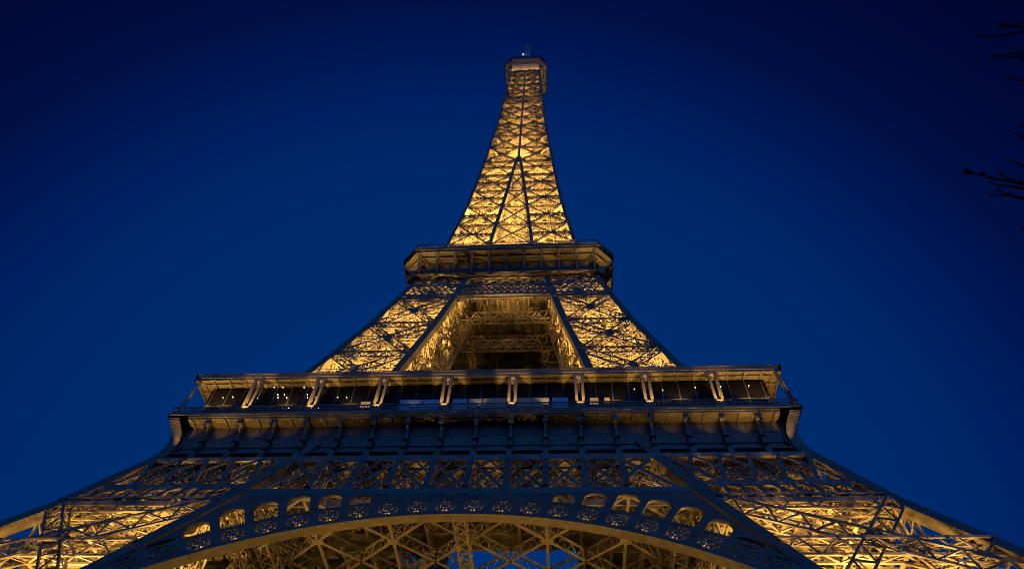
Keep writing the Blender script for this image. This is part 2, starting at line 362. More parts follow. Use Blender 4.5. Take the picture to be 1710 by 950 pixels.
def screens(m): # inner layer of flat braces behind each face
    zz = [118.3]
    while zz[-1] < 272: zz.append(zz[-1] + (3.4 if zz[-1] < 182 else 2.9))
    for z0, z1 in zip(zz[:-1], zz[1:]):
        d0 = .2 * H(z0) + .1
        for s in (-1, 1):
            e0, e1 = (I(z0) + .4, I(z1) + .4) if z1 < 181 else (.1, .1); h0, h1 = H(z0) - .5, H(z1) - .5
            for c in range(2):
                f = lambda z, e, h, u: P(s * (e + (h - e) * u), z, d0 + .25 * c)
                for j in range(3 if h0 - e0 > 5 else 2):
                    n = 3 if h0 - e0 > 5 else 2; u0, u1 = j / n, (j + 1) / n
                    if c == 0: m.bars(f(z0, e0, h0, u0), f(z1, e1, h1, u1), FN, .42, .14); m.bars(f(z0, e0, h0, u0), f(z1, e1, h1, u0), FN, .26, .14)
                    else: m.bars(f(z0, e0, h0, u1), f(z1, e1, h1, u0), FN, .42, .14)
            m.bars(P(s * e0, z0, d0 + .5), P(s * h0, z0, d0 + .5), FN, .3, .1)
            m.bars(P(s * e0, (z0 + z1) / 2, d0 + 1.5), P(s * h0, (z0 + z1) / 2, d0 + 1.5), FN, 1.1, .1)
def shaft_all(m): _sq(m); screens(m)
m = rot4(shaft_all)
m2 = MB()
def core(mm): # lift shaft in the middle of the tower
    mm.lat((1.6, -1.6, 118), (1.6, -1.6, 274), FN, .5, .5, .13, .09, .6)
    k = 60; zz = np.linspace(118, 274, k); pts = np.stack([np.where(np.arange(k) % 2, -1.6, 1.6), np.full(k, -1.6), zz], 1); mm.bars(pts[:-1], pts[1:], FN, .2, .2)
    for z in zz: mm.bars((-1.6, -1.6, z), (1.6, -1.6, z), FN, .25, .25)
m2 = rot4(core)
shaft = m.build('upper_shaft', IRON, tower)
m2.build('lift_shaft', IRON, shaft)
def posts_of(name, fx, zs, w, plates=True):
    mm = MB(); path = [P(fx(z), z, w / 2) for z in zs]
    post(mm, path, w, .04)
    if plates:
        for p in path[1:-1]: mm.bars(p + [0, -w / 2 - .1, -.6], p + [0, -w / 2 - .1, .6], FN, 1.15 if p[2] < 182 else .9, .1)
    return mm.build(name, PLATE, shaft)
zc = ZS + ZU[1:]
for k in range(4):
    o = posts_of('corner_post', lambda z: H(z) - .32, zc, .62); o.rotation_euler.z = k * math.pi / 2
    for s in (-1, 1):
        o = posts_of('inner_post', lambda z: s * (I(z) + .3), ZS + [182], .64); o.rotation_euler.z = k * math.pi / 2
    o = posts_of('centre_post', lambda z: 0., ZU, .56); o.rotation_euler.z = k * math.pi / 2
for j, z in enumerate(np.arange(118.6, 271, 5.2)):
    for sx in (-1, 1):
        for u in (.22, .74):
            e = I(z) + .3 if z < 178 else .2; x = sx * (e + (H(z) - e) * u); p = Vector(P(x, z, .7)); f = H(z) / 9
            lamp(shaft, p, p + Vector((0, 2.2, 5)), 12000 * max(.45, min(1.7, f * f)), 172, size=.25, rad=.3)
    if z < 172 and j % 2 == 0:
        p = Vector(P(0, z, 1.0)); lamp(shaft, p, p + Vector((0, 2.5, 5)), 4500, 172, size=.3)
    if j % 3 == 0:
        for sx in (-1, 1): x = sx * H(z) * .55; lamp(shaft, (x, H(z) * .3, z), (x, H(z) * .3, z + 8), 22000, 170, size=.4)

# ------------------------------------------------------------------ arch between the piers
CZ, RI, RO = 3.9, 36.5, 39.5
def A(th, r, dy=0):
    x, z = r * math.sin(th), CZ + r * math.cos(th); return P(x, z, dy)
D = R(3.87)
def rtop(th):
    c = (44.3 - CZ) / math.cos(th); t = abs(th); l = 37.6 / (math.sin(t) + .408 * math.cos(t))
    return min(c, l)
def plate(m, pts_in, pts_out, dy, th=.16):
    """a curved plate between two edges (lists of arch polar points), with thickness th"""
    t3 = np.array([0, th, 0])
    m.strip([(A(*a, dy), A(*c, dy), A(*c, dy) + t3, A(*a, dy) + t3) for a, c in zip(pts_in, pts_out)])
m = MB(); N = 150; TH = np.linspace(R(-76), R(76), N + 1)
for r0, r1 in ((RI, RI + .42), (RO - .48, RO)):
    for dy in (0, .85): plate(m, [(t, r0) for t in TH], [(t, r1) for t in TH], dy)
    for t0, t1 in zip(TH[:-1], TH[1:]):     # rim plates linking front and back
        if r1 == RO: m.poly([A(t0, RO, .01), A(t1, RO, .01), A(t1, RO, 1.0), A(t0, RO, 1.0)])
for k in range(-19, 20):
    t = k * D; hw = .42 / RO
    for dy in (0.02, .83):
        plate(m, [(t - hw, RI + .42), (t + hw, RI + .42)], [(t - hw, RO - .48), (t + hw, RO - .48)], dy, .12)
    if k < 19:
        t0, t1 = t + hw, t + D - hw; tm = t + D / 2; r0, r1 = RI + .42, RO - .48; rm = (r0 + r1) / 2
        for dy in (.1, .68):
            m.bars(A(t0, r0, dy), A(t1, r1, dy), FN, .14, .14); m.bars(A(t1, r0, dy + .02), A(t0, r1, dy + .02), FN, .14, .14)
            m.bars(A(tm, r0, dy), A(tm, r1, dy), FN, .12, .1); m.bars(A(t0, rm, dy), A(t1, rm, dy), FN, .12, .1)
            for q in range(10): # scroll ring
                a, b = q * .6283, (q + 1) * .6283; f = lambda u: A(tm + .62 * math.cos(u) / RO, rm + .62 * math.sin(u), dy)
                m.bars(f(a), f(b), FN, .13, .16)
            for sx in (-1, 1):
                for sz in (-1, 1):
                    for q in range(6):
                        f = lambda u: A(tm + sx * (.62 / RO) + .33 * math.cos(u) / RO, rm + sz * .62 + .33 * math.sin(u), dy)
                        m.bars(f(q * 1.0472), f((q + 1) * 1.0472), FN, .1, .1)
arch = m.build('arch', IRON, tower)
m = MB()
m.strip([(A(t, RI - .14, -.07), A(t, RI - .14, 1.06), A(t, RI - .01, 1.06), A(t, RI - .01, -.07)) for t in TH])
for k in range(-7, 8):   # cover strips at the joints
    t = k * D * 3.1 + .03; e = .05 / RI
    m.hull([A(t - e, RI - .17, -.09), A(t + e, RI - .17, -.09), A(t + e, RI - .17, 1.08), A(t - e, RI - .17, 1.08)], [A(t - e, RI - .12, -.09), A(t + e, RI - .12, -.09), A(t + e, RI - .12, 1.08), A(t - e, RI - .12, 1.08)])
m.build('arch_soffit', PLATE, arch)
m = MB()
tmax = R(40.2); NS = 720; ts = np.linspace(-tmax, tmax, NS + 1)
def opening(th):
    """bottom and top radius of the round-headed opening at this angle, or None"""
    a = abs(th); k = int(a / D); c = (k + .5) * D
    if k < 3 or k > 9: return None
    half = D * .5 - .33 / RO; u = abs(a - c) / half
    if u >= 1: return None
    base = RO + .12; tops = [rtop(c + q * half) for q in (-1, 0, 1)]
    hi = min(min(tops) - .35 + .25 * min(1, k - 3), RO + 3.1)
    if hi - base < .25: return None
    rise = min(.9, (hi - base) * .8); top = hi - rise + rise * math.sqrt(max(0, 1 - u * u))
    return base, top
for t0, t1 in zip(ts[:-1], ts[1:]):
    tm = (t0 + t1) / 2; op = opening(tm); ra, rb = RO + .01, [rtop(t0), rtop(t1)]
    if min(rb) <= ra: continue
    for dy in (-.02,):
        if op:
            o0, o1 = opening(t0) or op, opening(t1) or op
            plate(m, [(t0, o0[1]), (t1, o1[1])], [(t0, rb[0]), (t1, rb[1])], dy, .1)
        else: plate(m, [(t0, ra), (t1, ra)], [(t0, rb[0]), (t1, rb[1])], dy, .1)
    if op:
        o0, o1 = opening(t0) or op, opening(t1) or op
        m.poly([A(t0, o0[1], -.05), A(t1, o1[1], -.05), A(t1, o1[1], .3), A(t0, o0[1], .3)])   # the lit reveal
        m.hull([A(t0, o0[1], -.1), A(t1, o1[1], -.1), A(t1, o1[1] + .18, -.1), A(t0, o0[1] + .18, -.1)], [A(t0, o0[1], -.03), A(t1, o1[1], -.03), A(t1, o1[1] + .18, -.03), A(t0, o0[1] + .18, -.03)])
for k in range(3, 10):
    for s in (-1, 1):
        for e in (-1, 1):
            th = s * ((k + .5) * D + e * (D * .5 - .335 / RO)); o = opening(th + -s * e * .002)
            if o: m.poly([A(th, RO, -.05), A(th, o[1], -.05), A(th, o[1], .3), A(th, RO, .3)])
m.build('spandrel', PLATE, arch)

# ---- trellis girder above the arch
m = MB()
def T(u, z, dy=0): i = I(z); return P(u * 3.83, z, dy)
xin0, xin1 = I(44.6) - .3, I(50.4) - .3
m.bars(P(-xin1 - 2, 50.95), P(xin1 + 2, 50.95), FN, .75, .3); m.bars(P(-xin0, 44.5, -.05), P(xin0, 44.5, -.05), FN, .7, .2)
m.bars(P(-xin1, 51.0, 1.6), P(xin1, 51.0, 1.6), FN, .7, .3); m.bars(P(-xin0, 44.5, 1.7), P(xin0, 44.5, 1.7), FN, .7, .2)
for k in range(-5, 6):
    zt = 50.7
    zb = 44.8 if abs(k * 3.83) < I(44.8) else 46.6
    if abs(k) == 5: zb = 49.5
    m.bars(T(k, zb, -.06), T(k, zt, -.06), FN, .62, .12)
    for dy in (1.7, 5.5): m.lat(T(k, zb, dy), T(k, zt, dy), FN, .7, .5, .1, .06, .6)
    m.bars(T(k, 47.6, .2), T(k, 47.6, 5.5), (0, 0, 1), .3, .3); m.lat(T(k, 50.3, .2), T(k, 45, 5.5), (1, 0, 0), .5, .4, .09, .06, .6)
for k in range(-5, 5):
    a, b = k, k + 1; e = I(47.7) / 3.83
    if k in (-5, 4): 
        s = 1 if k == 4 else -1; m.lat(T(s * 4, 45.2, 1.2), T(s * 4.7, 50.2, 1.2), FN, .6, .5, .1, .06, .6); m.lat(T(s * 4, 50.3, 1.4), T(s * 5.3, 46.2, 1.4), FN, .6, .5, .1, .06, .6); m.bars(T(s * 4, 46.9, 0), T(s * 4.75, 50.4, 0), FN, .4, .1); m.bars(T(s * 4, 50.4, .02), T(s * 5.2, 45.4, .02), FN, .4, .1)
        continue
    m.bars(T(a, 44.9, .05), T(b, 50.6, .05), FN, .3, .1); m.bars(T(b, 44.9, .1), T(a, 50.6, .1), FN, .3, .1)
    for dy in (1.8, 5.6):
        m.lat(T(a, 44.9, dy), T(b, 50.6, dy), FN, .55, .5, .1, .06, .55); m.lat(T(b, 44.9, dy + .1), T(a, 50.6, dy + .1), FN, .55, .5, .1, .06, .55)
    m.bars(T(a, 47.7, .12), T((a + b) / 2, 44.9, .12), FN, .18, .08); m.bars(T(b, 47.7, .12), T((a + b) / 2, 44.9, .12), FN, .18, .08)
    m.bars(T(a, 47.7, .12), T((a + b) / 2, 50.6, .12), FN, .18, .08); m.bars(T(b, 47.7, .12), T((a + b) / 2, 50.6, .12), FN, .18, .08)
    m.lat(T(a, 50.2, .4), T(b, 50.2, 5.2), (0, 0, 1), .5, .4, .09, .06, .5); m.lat(T(b, 46., .4), T(a, 46., 5.2), (0, 0, 1), .5, .4, .09, .06, .5)
trel = m.build('trellis_girder', IRON, tower)
# flat diamond bracing under the first floor, seen through the arch
m = MB(); zb = 44.0
for k in range(-6, 7):
    for j in range(-2, 4):
        x, y = k * 3.83 * 2, -31 + j * 6.8
        if j < -1 or j > 1: continue
        for sx in (-1, 1):
            for sy in (-1, 1):
                p, q = np.array([x, y, zb]), np.array([x + sx * 3.83, y + sy * 3.4, zb])
                if max(abs(p[0]), abs(q[0])) > 24 or (j == -1 and sy < 0): continue
                m.bars(p, q, (0, 0, 1), .28, .12); m.bars(p + [0, 0, 1.3], q + [0, 0, 1.3], (0, 0, 1), .22, .12)
                z = np.linspace(0, 1, 9)[:, None]; zz = p + (q - p) * z + np.array([0, 0, .08]) + np.array([0, 0, 1.15]) * (np.arange(9) % 2)[:, None]; m.bars(zz[:-1], zz[1:], (0, 0, 1), .07, .07)
        if abs(x) < 23: m.bars((x - .6, y, zb - .1), (x + .6, y, zb - .1), (0, 0, 1), .9, .05)
    if abs(k) < 4 and k != 0: m.bars((k * 7.66, -37.5, zb + .05), (k * 7.66, -17, zb + .05), (0, 0, 1), .28, .25)
m.lat((-.5, -37.5, 43.2), (-.5, -20, 43.2), (0, 0, 1), 1.1, 1.0, .16, .09, .8)
for x in (-20.5, 20.5): m.lat((x, -36, 43.2), (x, -20, 43.2), (0, 0, 1), 1.3, 1.2, .16, .09, .9)
m.build('floor_bracing', IRON, trel)
four(arch); four(trel)
for x in (-15.5, -7.7, 0, 7.7, 15.5): lamp(trel, (x + 1.9, -33.4, 46.2), (x + 1.9, -33.6, 60), 120, 165, size=.5)
for k in range(-9, 9): lamp(arch, A((k + .5) * D, RI + .62, .42), A((k + .5) * D, RO, .42), 70, 165, rad=.08, size=.15)
for x in (-31, 31): lamp(arch, (x, -42.5, 9), (x * .15, -39.4, 43), 27000, 60, blend=.9); lamp(arch, (x * .9, -30, 8), (x * .1, -33, 44), 250, 90)

# ------------------------------------------------------------------ first floor: frieze, gallery, canopy
m = MB(); NW = 36
WY = -33.7
def fr(x0, x1, z0, z1, y, t=.12): m.box(x0, x1, y, y + t, z0, z1)
m.box(-33.7, 33.7, WY, WY + .3, 51.2, 57.1)
m.box(-34.6, 34.6, -34.95, -33.4, 51.0, 51.6); m.box(-34.5, 34.5, -34.4, -33.69, 52.6, 52.8); m.box(-33.9, 33.9, WY - .12, WY + .01, 53.9, 54.05)
for k in range(-36, 37): m.box(k * .92 - .03, k * .92 + .03, WY - .06, WY + .01, 54.1, 57.0)
for z in (52.2, 55.4): m.box(-33.8, 33.8, WY - .05, WY + .01, z, z + .06)
frieze = m.build('frieze', PLATE, tower)
for k in range(-9, 10):
    if abs(k) == 9: continue
    x = k * 3.82; m = MB()
    prof = [(-34.75, 51.65), (-34.5, 53.0), (-34.35, 54.2), (-34.4, 55.2), (-34.7, 56.1), (-35.1, 56.7), (-35.25, 57.1), (-33.72, 57.1), (-33.72, 51.65)]
    m.hull([(x - .17, y, z) for y, z in prof], [(x + .17, y, z) for y, z in prof])
    for (zz, rr, yy) in ((56.4, .36, -34.9), (53.2, .28, -34.6)): # scroll head and boss
        ring = [(yy + rr * math.cos(a) * .8, zz + rr * math.sin(a)) for a in np.linspace(0, 2 * math.pi, 11)[:-1]]
        m.hull([(x - .3, y, z) for y, z in ring], [(x + .3, y, z) for y, z in ring])
    m.box(x - .34, x + .34, -34.85, -33.75, 51.62, 52.25); m.box(x - .3, x + .3, -34.62, -33.75, 54.3, 54.5)
    m.build('console', PLATE, frieze)
m = MB() # curved block at the corner
cs = [(34.75, 51.0), (34.6, 52.4), (34.4, 53.6), (34.35, 54.6), (34.5, 55.5), (34.85, 56.4), (35.25, 57.15)]
m.strip([[(a - 1.2, -a, z), (a, -a, z), (a, -a + 1.2, z), (a - 1.2, -a + 1.2, z)] for a, z in cs])
m.build('corner_console', PLATE, frieze)
m = MB() # gallery edge with mouldings
m.box(-35.35, 35.35, -35.35, -33.0, 57.2, 57.62); m.box(-35.45, 35.45, -35.45, -35.2, 57.45, 57.72); m.box(-35.2, 35.2, -35.2, -33.0, 57.0, 57.2)
for k in range(-18, 19): m.box(k * 1.91 - .1, k * 1.91 + .1, -35.1, -33.72, 56.86, 57.0)
m.build('gallery_edge', PLATE, frieze)
m = MB() # railing
xs = np.arange(-35.1, 35.11, .3); n = len(xs)
m.bars(np.stack([xs, np.full(n, -35.25), np.full(n, 57.7)], 1), np.stack([xs, np.full(n, -35.25), np.full(n, 58.75)], 1), FN, .09, .07)
m.bars((-35.25, -35.25, 58.8), (35.25, -35.25, 58.8), FN, .12, .12); m.bars((-35.25, -35.25, 57.95), (35.25, -35.25, 57.95), FN, .1, .08)
m.bars((-35.25, -35.25, 58.35), (35.25, -35.25, 58.35), FN, .08, .05)
m.build('railing', PLATE, frieze)
four(frieze)
for s in (-1, 1):
    for q in range(7):
        x = s * (33.7 - q * 3.82); lamp(frieze, (x, -35.15, 52.3), (x - s * .9, -34.85, 57), (120, 105, 85, 55, 26, 12, 6, 4, 3)[q], 46, rad=.05, size=.2)  # small lamps added to imitate pier light spilling onto the soffit

m = MB() # canopy roof over the gallery
m.box(-35.06, 35.06, -35.06, -34.75, 64.05, 64.62); m.box(-34.95, 34.95, -34.95, -34.8, 63.72, 64.05); m.box(-35.12, 35.12, -35.12, -34.9, 64.55, 64.7)
m.hull([(-34.8, -34.78, 64.1), (34.8, -34.78, 64.1), (28, -28, 64.1), (-28, -28, 64.1)], [(-34.8, -34.78, 64.5), (34.8, -34.78, 64.5), (28, -28, 64.5), (-28, -28, 64.5)])
for k in range(-17, 18): # soffit ribs
    x = k * 1.93
    m.hull([(x - .09, -34.75, 63.75), (x + .09, -34.75, 63.75), (x + .09, -33.5, 63.85), (x - .09, -33.5, 63.85)], [(x - .09, -34.75, 64.11), (x + .09, -34.75, 64.11), (x + .09, -33.5, 64.11), (x - .09, -33.5, 64.11)])
m.box(-34, 34, -34.15, -34.0, 63.85, 64.11)
canopy = m.build('canopy', PLATE, tower)
for k in range(-4, 4):
    x = (k + .5) * 7.7; m = MB()  # tapering frame post: two legs, head and foot
    for s in (-1, 1): m.hull([(x + s * .36 - .16, -35.2, 58.3), (x + s * .36 + .16, -35.2, 58.3), (x + s * .36 + .16, -34.85, 58.3), (x + s * .36 - .16, -34.85, 58.3)],
                             [(x + s * .40 - .16, -35.0, 63.9), (x + s * .40 + .16, -35.0, 63.9), (x + s * .40 + .16, -34.6, 63.9), (x + s * .40 - .16, -34.6, 63.9)])
    m.box(x - .56, x + .56, -35.28, -34.6, 58.0, 58.42); m.box(x - .62, x + .62, -34.98, -34.5, 63.4, 63.75)
    m.hull([(x - .07, -34.7, 63.75), (x + .07, -34.7, 63.75), (x + .07, -34.6, 62.8), (x - .07, -34.6, 62.8)], [(x - .07, -33.5, 63.75), (x + .07, -33.5, 63.75), (x + .07, -34.5, 62.8), (x - .07, -34.5, 62.8)])
    o = m.build('canopy_post', PLATE, canopy)
m = MB() # corner post
for s in (-1, 1):
    a = np.array([34.95 + .22 * s, -34.95 + .22 * s, 58.2]); b = np.array([34.5 + .3 * s, -34.5 + .3 * s, 63.9]); m.bars(a, b, (1, -1, 0), .22, .3)
m.bars((34.6, -35.3, 58.15), (35.3, -34.6, 58.15), (0, 0, 1), .7, .35)
m.build('canopy_post', PLATE, canopy)
m = MB() # dark glazed pavilion front behind the promenade
m.box(-33.2, 33.2, -33.4, -33.1, 57.7, 63.7)
pav = m.build('pavilion_front', DARK, canopy); front_pav = pav
m = MB()
for k in range(-17, 18):
    if abs(k * 1.93) < 33: m.bars((k * 1.93, -33.46, 57.8), (k * 1.93, -33.46, 63.8), FN, .1 if k % 2 else .16, .1)
for z in (60.9,): m.bars((-33.1, -33.45, z), (33.1, -33.45, z), FN, .07, .07)
m.build('mullion', HOUSING, pav)
four(canopy)
for x in (-33.4, 33.4): lamp(canopy, (x, -34.3, 59.4), (x, -34.2, 64), 26, 105, rad=.1, size=.25)
for k in range(-4, 5):
    if k < 4:
        x = (k + .5) * 7.7; q = abs(k + .5)
        lamp(canopy, (x, -36.15, 57.2), (x, -34.95, 61.8), 62 + 6 * q, 40, rad=.06, size=.2); lamp(canopy, (x, -34.95, 59.2), (x, -34.9, 64), 6 + 2 * q, 50, rad=.04, size=.15)  # outer lamp is added, hanging free past the gallery edge to light the post
    x = k * 7.7; lamp(canopy, (x, -34.4, 59.4), (x, -34.5, 64), 3 + 4 * abs(k), 100, rad=.08, size=.25)

m = MB() # first floor slab round the central void, with beams under it
V = 12.0; Hs = 33.0
for x0, x1, y0, y1 in ((-Hs, Hs, -Hs, -V), (-Hs, Hs, V, Hs), (-Hs, -V, -V, V), (V, Hs, -V, V)): m.box(x0, x1, y0, y1, 56.9, 57.3)
floor1 = m.build('first_floor', PLATE, tower)
m = MB()
for k in range(-8, 9):
    c = k * 3.85; segs = [(-32.5, 32.5)] if abs(c) > V else [(-32.5, -V), (V, 32.5)]
    for a, b in segs:
        m.bars((c, a, 56.2), (c, b, 56.2), (0, 0, 1), .35, 1.2); m.bars((a, c, 56.4), (b, c, 56.4), (0, 0, 1), .3, .8)
for s in (-1, 1): m.bars((s * V, -V, 56.3), (s * V, V, 56.6), (0, 0, 1), .4, .8); m.bars((-V, s * V, 56.3), (V, s * V, 56.6), (0, 0, 1), .4, .8)
m.build('floor_beam', IRON, floor1)

# ------------------------------------------------------------------ girder band under the second floor
m = MB(); nq = 26
def G(u, z, dy=0): return P(u * (H(z) - .9), z, dy)
for z, ww in ((110.75, .55), (106.9, .45), (102.7, .5), (101.1, .35)): m.bars(G(-1, z, -.05), G(1, z, -.05), FN, ww, .3)
for i in range(14):
    a, b = -1 + i * 2 / 14, -1 + (i + 1) * 2 / 14
    m.bars(G(a, 107.1, .05), G(b, 110.5, .05), FN, .26, .1); m.bars(G(b, 107.1, .1), G(a, 110.5, .1), FN, .26, .1)
    m.lat(G(a, 107.1, 1.2), G(b, 110.5, 1.2), FN, .5, .4, .1, .07, .5); m.lat(G(b, 107.1, 1.7), G(a, 110.5, 1.7), FN, .5, .4, .1, .07, .5)
    m.lat(G(a, 101.3, .6), G((a + b) / 2, 102.6, .6), FN, .2, .3, .09, .06, .4); m.lat(G((a + b) / 2, 102.6, .6), G(b, 101.3, .6), FN, .2, .3, .09, .06, .4)
for i in range(30):
    a = -1 + i * 2 / 30; d = 4 / 30
    for s in (1, -1):
        u0, u1 = a, a + s * d
        if abs(u1) > 1.001: continue
        m.bars(G(u0, 102.9, .05 + .04 * s), G(u1, 106.7, .05 + .04 * s), FN, .3, .08)
m.bars(G(-1, 104.8, 0), G(1, 104.8, 0), FN, .2, .1)
for dy, zz in ((6, 104), (12, 103)):
    m.lat(G(-.5, zz, dy), G(.5, zz, dy), FN, 2.2, 1., .16, .12, 1.1)
band2 = m.build('girder_band', IRON, tower)
four(band2)
lamp(band2, (0, -16.2, 103.2), (0, -15.5, 112), 30, 160, size=.4)

# ------------------------------------------------------------------ second floor
def octo(h, c, z): return [(-(h - c), -h, z), (h - c, -h, z), (h, -(h - c), z), (h, h - c, z), (h - c, h, z), (-(h - c), h, z), (-h, h - c, z), (-h, -(h - c), z)]
m = MB()
m.hull(octo(20.48, 3.1, 116.2), octo(20.48, 3.1, 116.9)); m.hull(octo(20.6, 3.13, 116.85), octo(20.6, 3.13, 117.05))
m.hull(octo(20.2, 3.05, 115.95), octo(20.2, 3.05, 116.25))
second = m.build('second_floor', PLATE, tower)
m = MB(); m.hull(octo(17.45, 1.2, 110.9), octo(17.45, 1.2, 115.95))
m.hull(octo(18.4, 1.5, 110.85), octo(18.4, 1.5, 111.0))
for z in (113.0,): m.hull(octo(17.6, 1.25, z), octo(17.6, 1.25, z + .25))
for k in range(-18, 19): m.box(k * .93 - .03, k * .93 + .03, -17.5, -17.44, 111.2, 115.9)
m.build('gallery_wall', PLATE, second)
m = MB() # beams running along under the overhang
for h, z in ((18.9, 115.6), (20.1, 115.8)):
    a = octo(h, 1.2 + (h - 17.45) * .62, z)
    for i in range(8): m.bars(a[i], a[(i + 1) % 8], (0, 0, 1), .22, .3)
m.build('soffit_beam', PLATE, second)
m = MB()
for sd in range(4):
    c, s_ = (1, 0, -1, 0)[sd], (0, 1, 0, -1)[sd]
    rr = lambda x, y, z: (x * c - y * s_, x * s_ + y * c, z)
    for k in range(-5, 6):
        if sd or k > -6:
            x = k * 3.335; b = MB(); prof = [(-17.44, 111.0), (-17.95, 111.1), (-18.45, 112.3), (-18.95, 113.5), (-19.55, 114.6), (-20.35, 115.5), (-20.35, 116.0), (-17.44, 116.0)]
            b.hull([rr(x - .2, y, z) for y, z in prof], [rr(x + .2, y, z) for y, z in prof]); b.build('bracket', PLATE, second)
    b = MB() # closely set ribs of the cut corner
    for q in np.linspace(-1.6, 1.6, 7):
        prof = [(17.3, 112), (17.9, 113.6), (19.0, 115.2), (19.6, 115.95), (17.3, 115.95)]
        e = np.array([1, -1]) / math.sqrt(2); tvec = np.array([1, 1]) / math.sqrt(2); rad = lambda d: (d * math.sqrt(2) - 2.1) 
        for sgn in (0,):
            A1 = [rr(*(e * rad(d) * (.985) + tvec * (q - .07)), z) for d, z in prof]; B1 = [rr(*(e * rad(d) * .985 + tvec * (q + .07)), z) for d, z in prof]
            b.hull(A1, B1)
    b.build('bracket', PLATE, second)
m = MB(); a = octo(20.35, 3.1, 0)
for i in range(8):
    p, q = np.array(a[i]), np.array(a[(i + 1) % 8]); L = np.linalg.norm(q - p); k = int(L / .6); u = np.linspace(0, 1, k + 1)[:, None]; pts = p + (q - p) * u
    m.bars(pts + [0, 0, 117.05], pts + [0, 0, 118.2], (p - q) / L, .06, .06); m.bars(p + [0, 0, 118.2], q + [0, 0, 118.2], (0, 0, 1), .1, .1)
m.build('railing', PLATE, second)
m = MB() # underside seen from below between the piers
m.box(-16.8, 16.8, -16.8, 16.8, 110.4, 110.88)
for k in range(-8, 9): m.bars((k * 2., -16.5, 110.1), (k * 2., 16.5, 110.1), (0, 0, 1), .25, .6)
for k in (-7, -4.2, -1.4, 1.4, 4.2, 7): m.bars((-16.5, k * 2, 109.7), (16.5, k * 2, 109.7), (0, 0, 1), .4, 1.2)
for y in (-4.5, 4.5):
    m.bars((-8, y, 108.9), (8, y, 108.9), (0, 1, 0), .4, .3); m.bars((-8, y, 105.9), (8, y, 105.9), (0, 1, 0), .4, .3); m.bars((-8, y, 104.4), (8, y, 104.4), (0, 1, 0), .3, .3)
    for i in range(-8, 8):
        m.bars((i, y, 106), (i + 2, y, 108.8), (0, 1, 0), .18, .15); m.bars((i + 2, y + .15, 106), (i, y + .15, 108.8), (0, 1, 0), .18, .15)
        if i % 2 == 0: m.bars((i, y, 104.5), (i + 1, y, 105.8), (0, 1, 0), .15, .12); m.bars((i + 1, y, 105.8), (i + 2, y, 104.5), (0, 1, 0), .15, .12)
for x in (-3.4, 3.4): m.lat((x, 3, 70), (x, 1.0, 110), (0, -1, 0), 1.2, 1., .14, .08, 1.)
m.build('underside', IRON, second)
for k in range(-5, 5):
    x = (k + .5) * 3.335; lamp(second, (x, -18.25, 111.5), (x, -19.5, 116), (4, 8, 14, 16, 18)[int(abs(k + .5))], 75, rad=.08, size=.2)
for x, y in ((-17.6, -17.6), (17.6, -17.6)): lamp(second, (x, y, 113.4), (x * 1.07, y * 1.07, 116), 16, 120, rad=.1, size=.2)
for x in (-17.95, 17.95):
    for y in (-12, -2): lamp(second, (x, y, 113.4), (x * 1.09, y, 116), 14, 115, rad=.1, size=.2)

# ------------------------------------------------------------------ summit
m = MB()
m.hull(octo(8.1, 2.6, 275.3), octo(8.1, 2.6, 276.3))
top = m.build('summit_deck', PLATE, tower)
m = MB(); lo = octo(5.75, .6, 269.5); mi = octo(6.6, 1.4, 273.2); hi = octo(8.0, 2.55, 275.35)
for a, b in ((lo, mi), (mi, hi)):
    for i in range(8): j = (i + 1) % 8; m.poly([a[i], a[j], b[j], b[i]])
    for i in range(8):
        j = (i + 1) % 8
        for u in (0, .33, .66): p = np.array(a[i]) * (1 - u) + np.array(a[j]) * u; q = np.array(b[i]) * (1 - u) + np.array(b[j]) * u; m.bars(p - [0, 0, .1], q - [0, 0, .1], (0, 0, 1), .18, .25)
m.build('flared_soffit', PLATE, top)
m = MB(); a = octo(7.9, 2.55, 0)
for i in range(8):
    p, q = np.array(a[i]), np.array(a[(i + 1) % 8]); L = np.linalg.norm(q - p); k = int(L / .35); u = np.linspace(0, 1, k + 1)[:, None]; pts = p + (q - p) * u
    m.bars(pts + [0, 0, 276.3], pts + [0, 0, 279.2], (p - q) / L, .1, .1)
    for z in (277, 278, 279.2): m.bars(p + [0, 0, z], q + [0, 0, z], (0, 0, 1), .14, .16)
m.build('safety_cage', DARK, top)
m = MB(); m.hull(octo(5.2, 1.2, 276.3), octo(5.0, 1.2, 281.5)); m.hull(octo(6.2, 1.6, 281.5), octo(6.2, 1.6, 282)); m.hull(octo(3.2, 1, 282), octo(2.6, .8, 288)); m.hull(octo(3.6, 1, 288), octo(3.6, 1, 288.5))
for q in range(9): x = -5.6 + q * 1.4; m.bars((x, -5.9, 282), (x, -5.9, 284 + (q % 3) * .8), FN, .14, .14)
m.build('summit_cabin', DARK, top)
m = MB(); m.lat((0, 0, 288), (0, 0, 318.5), FN, 1.7, 1.7, .34, .18, 1.6); m.tube([(0, 0, 318.5), (0, 0, 324)], [.35, .12], 8)
m.box(-.8, .8, -.8, .8, 300, 309.5)
for z, rr in ((319, 2.1), (316.4, 1.3), (311, 1.5)):
    for k in range(4): an = k * math.pi / 2 + .35; m.bars((0, 0, z), (rr * math.cos(an), rr * math.sin(an), z + (1.2 if z > 318 else 0)), (0, 0, 1), .28, .28)
m.build('antenna_mast', MAST, top)
m = MB(); m.tube([(-1.9, -.8, 305.2), (-1.9, -.8, 305.5), (-1.9, -.8, 305.9), (-1.9, -.8, 306.3), (-1.9, -.8, 306.5)], [.25, .45, .55, .4, .2], 10)
m.build('beacon', emit('beacon_glow', (.85, .92, 1.0), .5), top)
m = MB(); m.bars((-1.9, -.8, 288.5), (-1.9, -.8, 305.2), FN, .2, .2); m.build('beacon_stand', DARK, top)
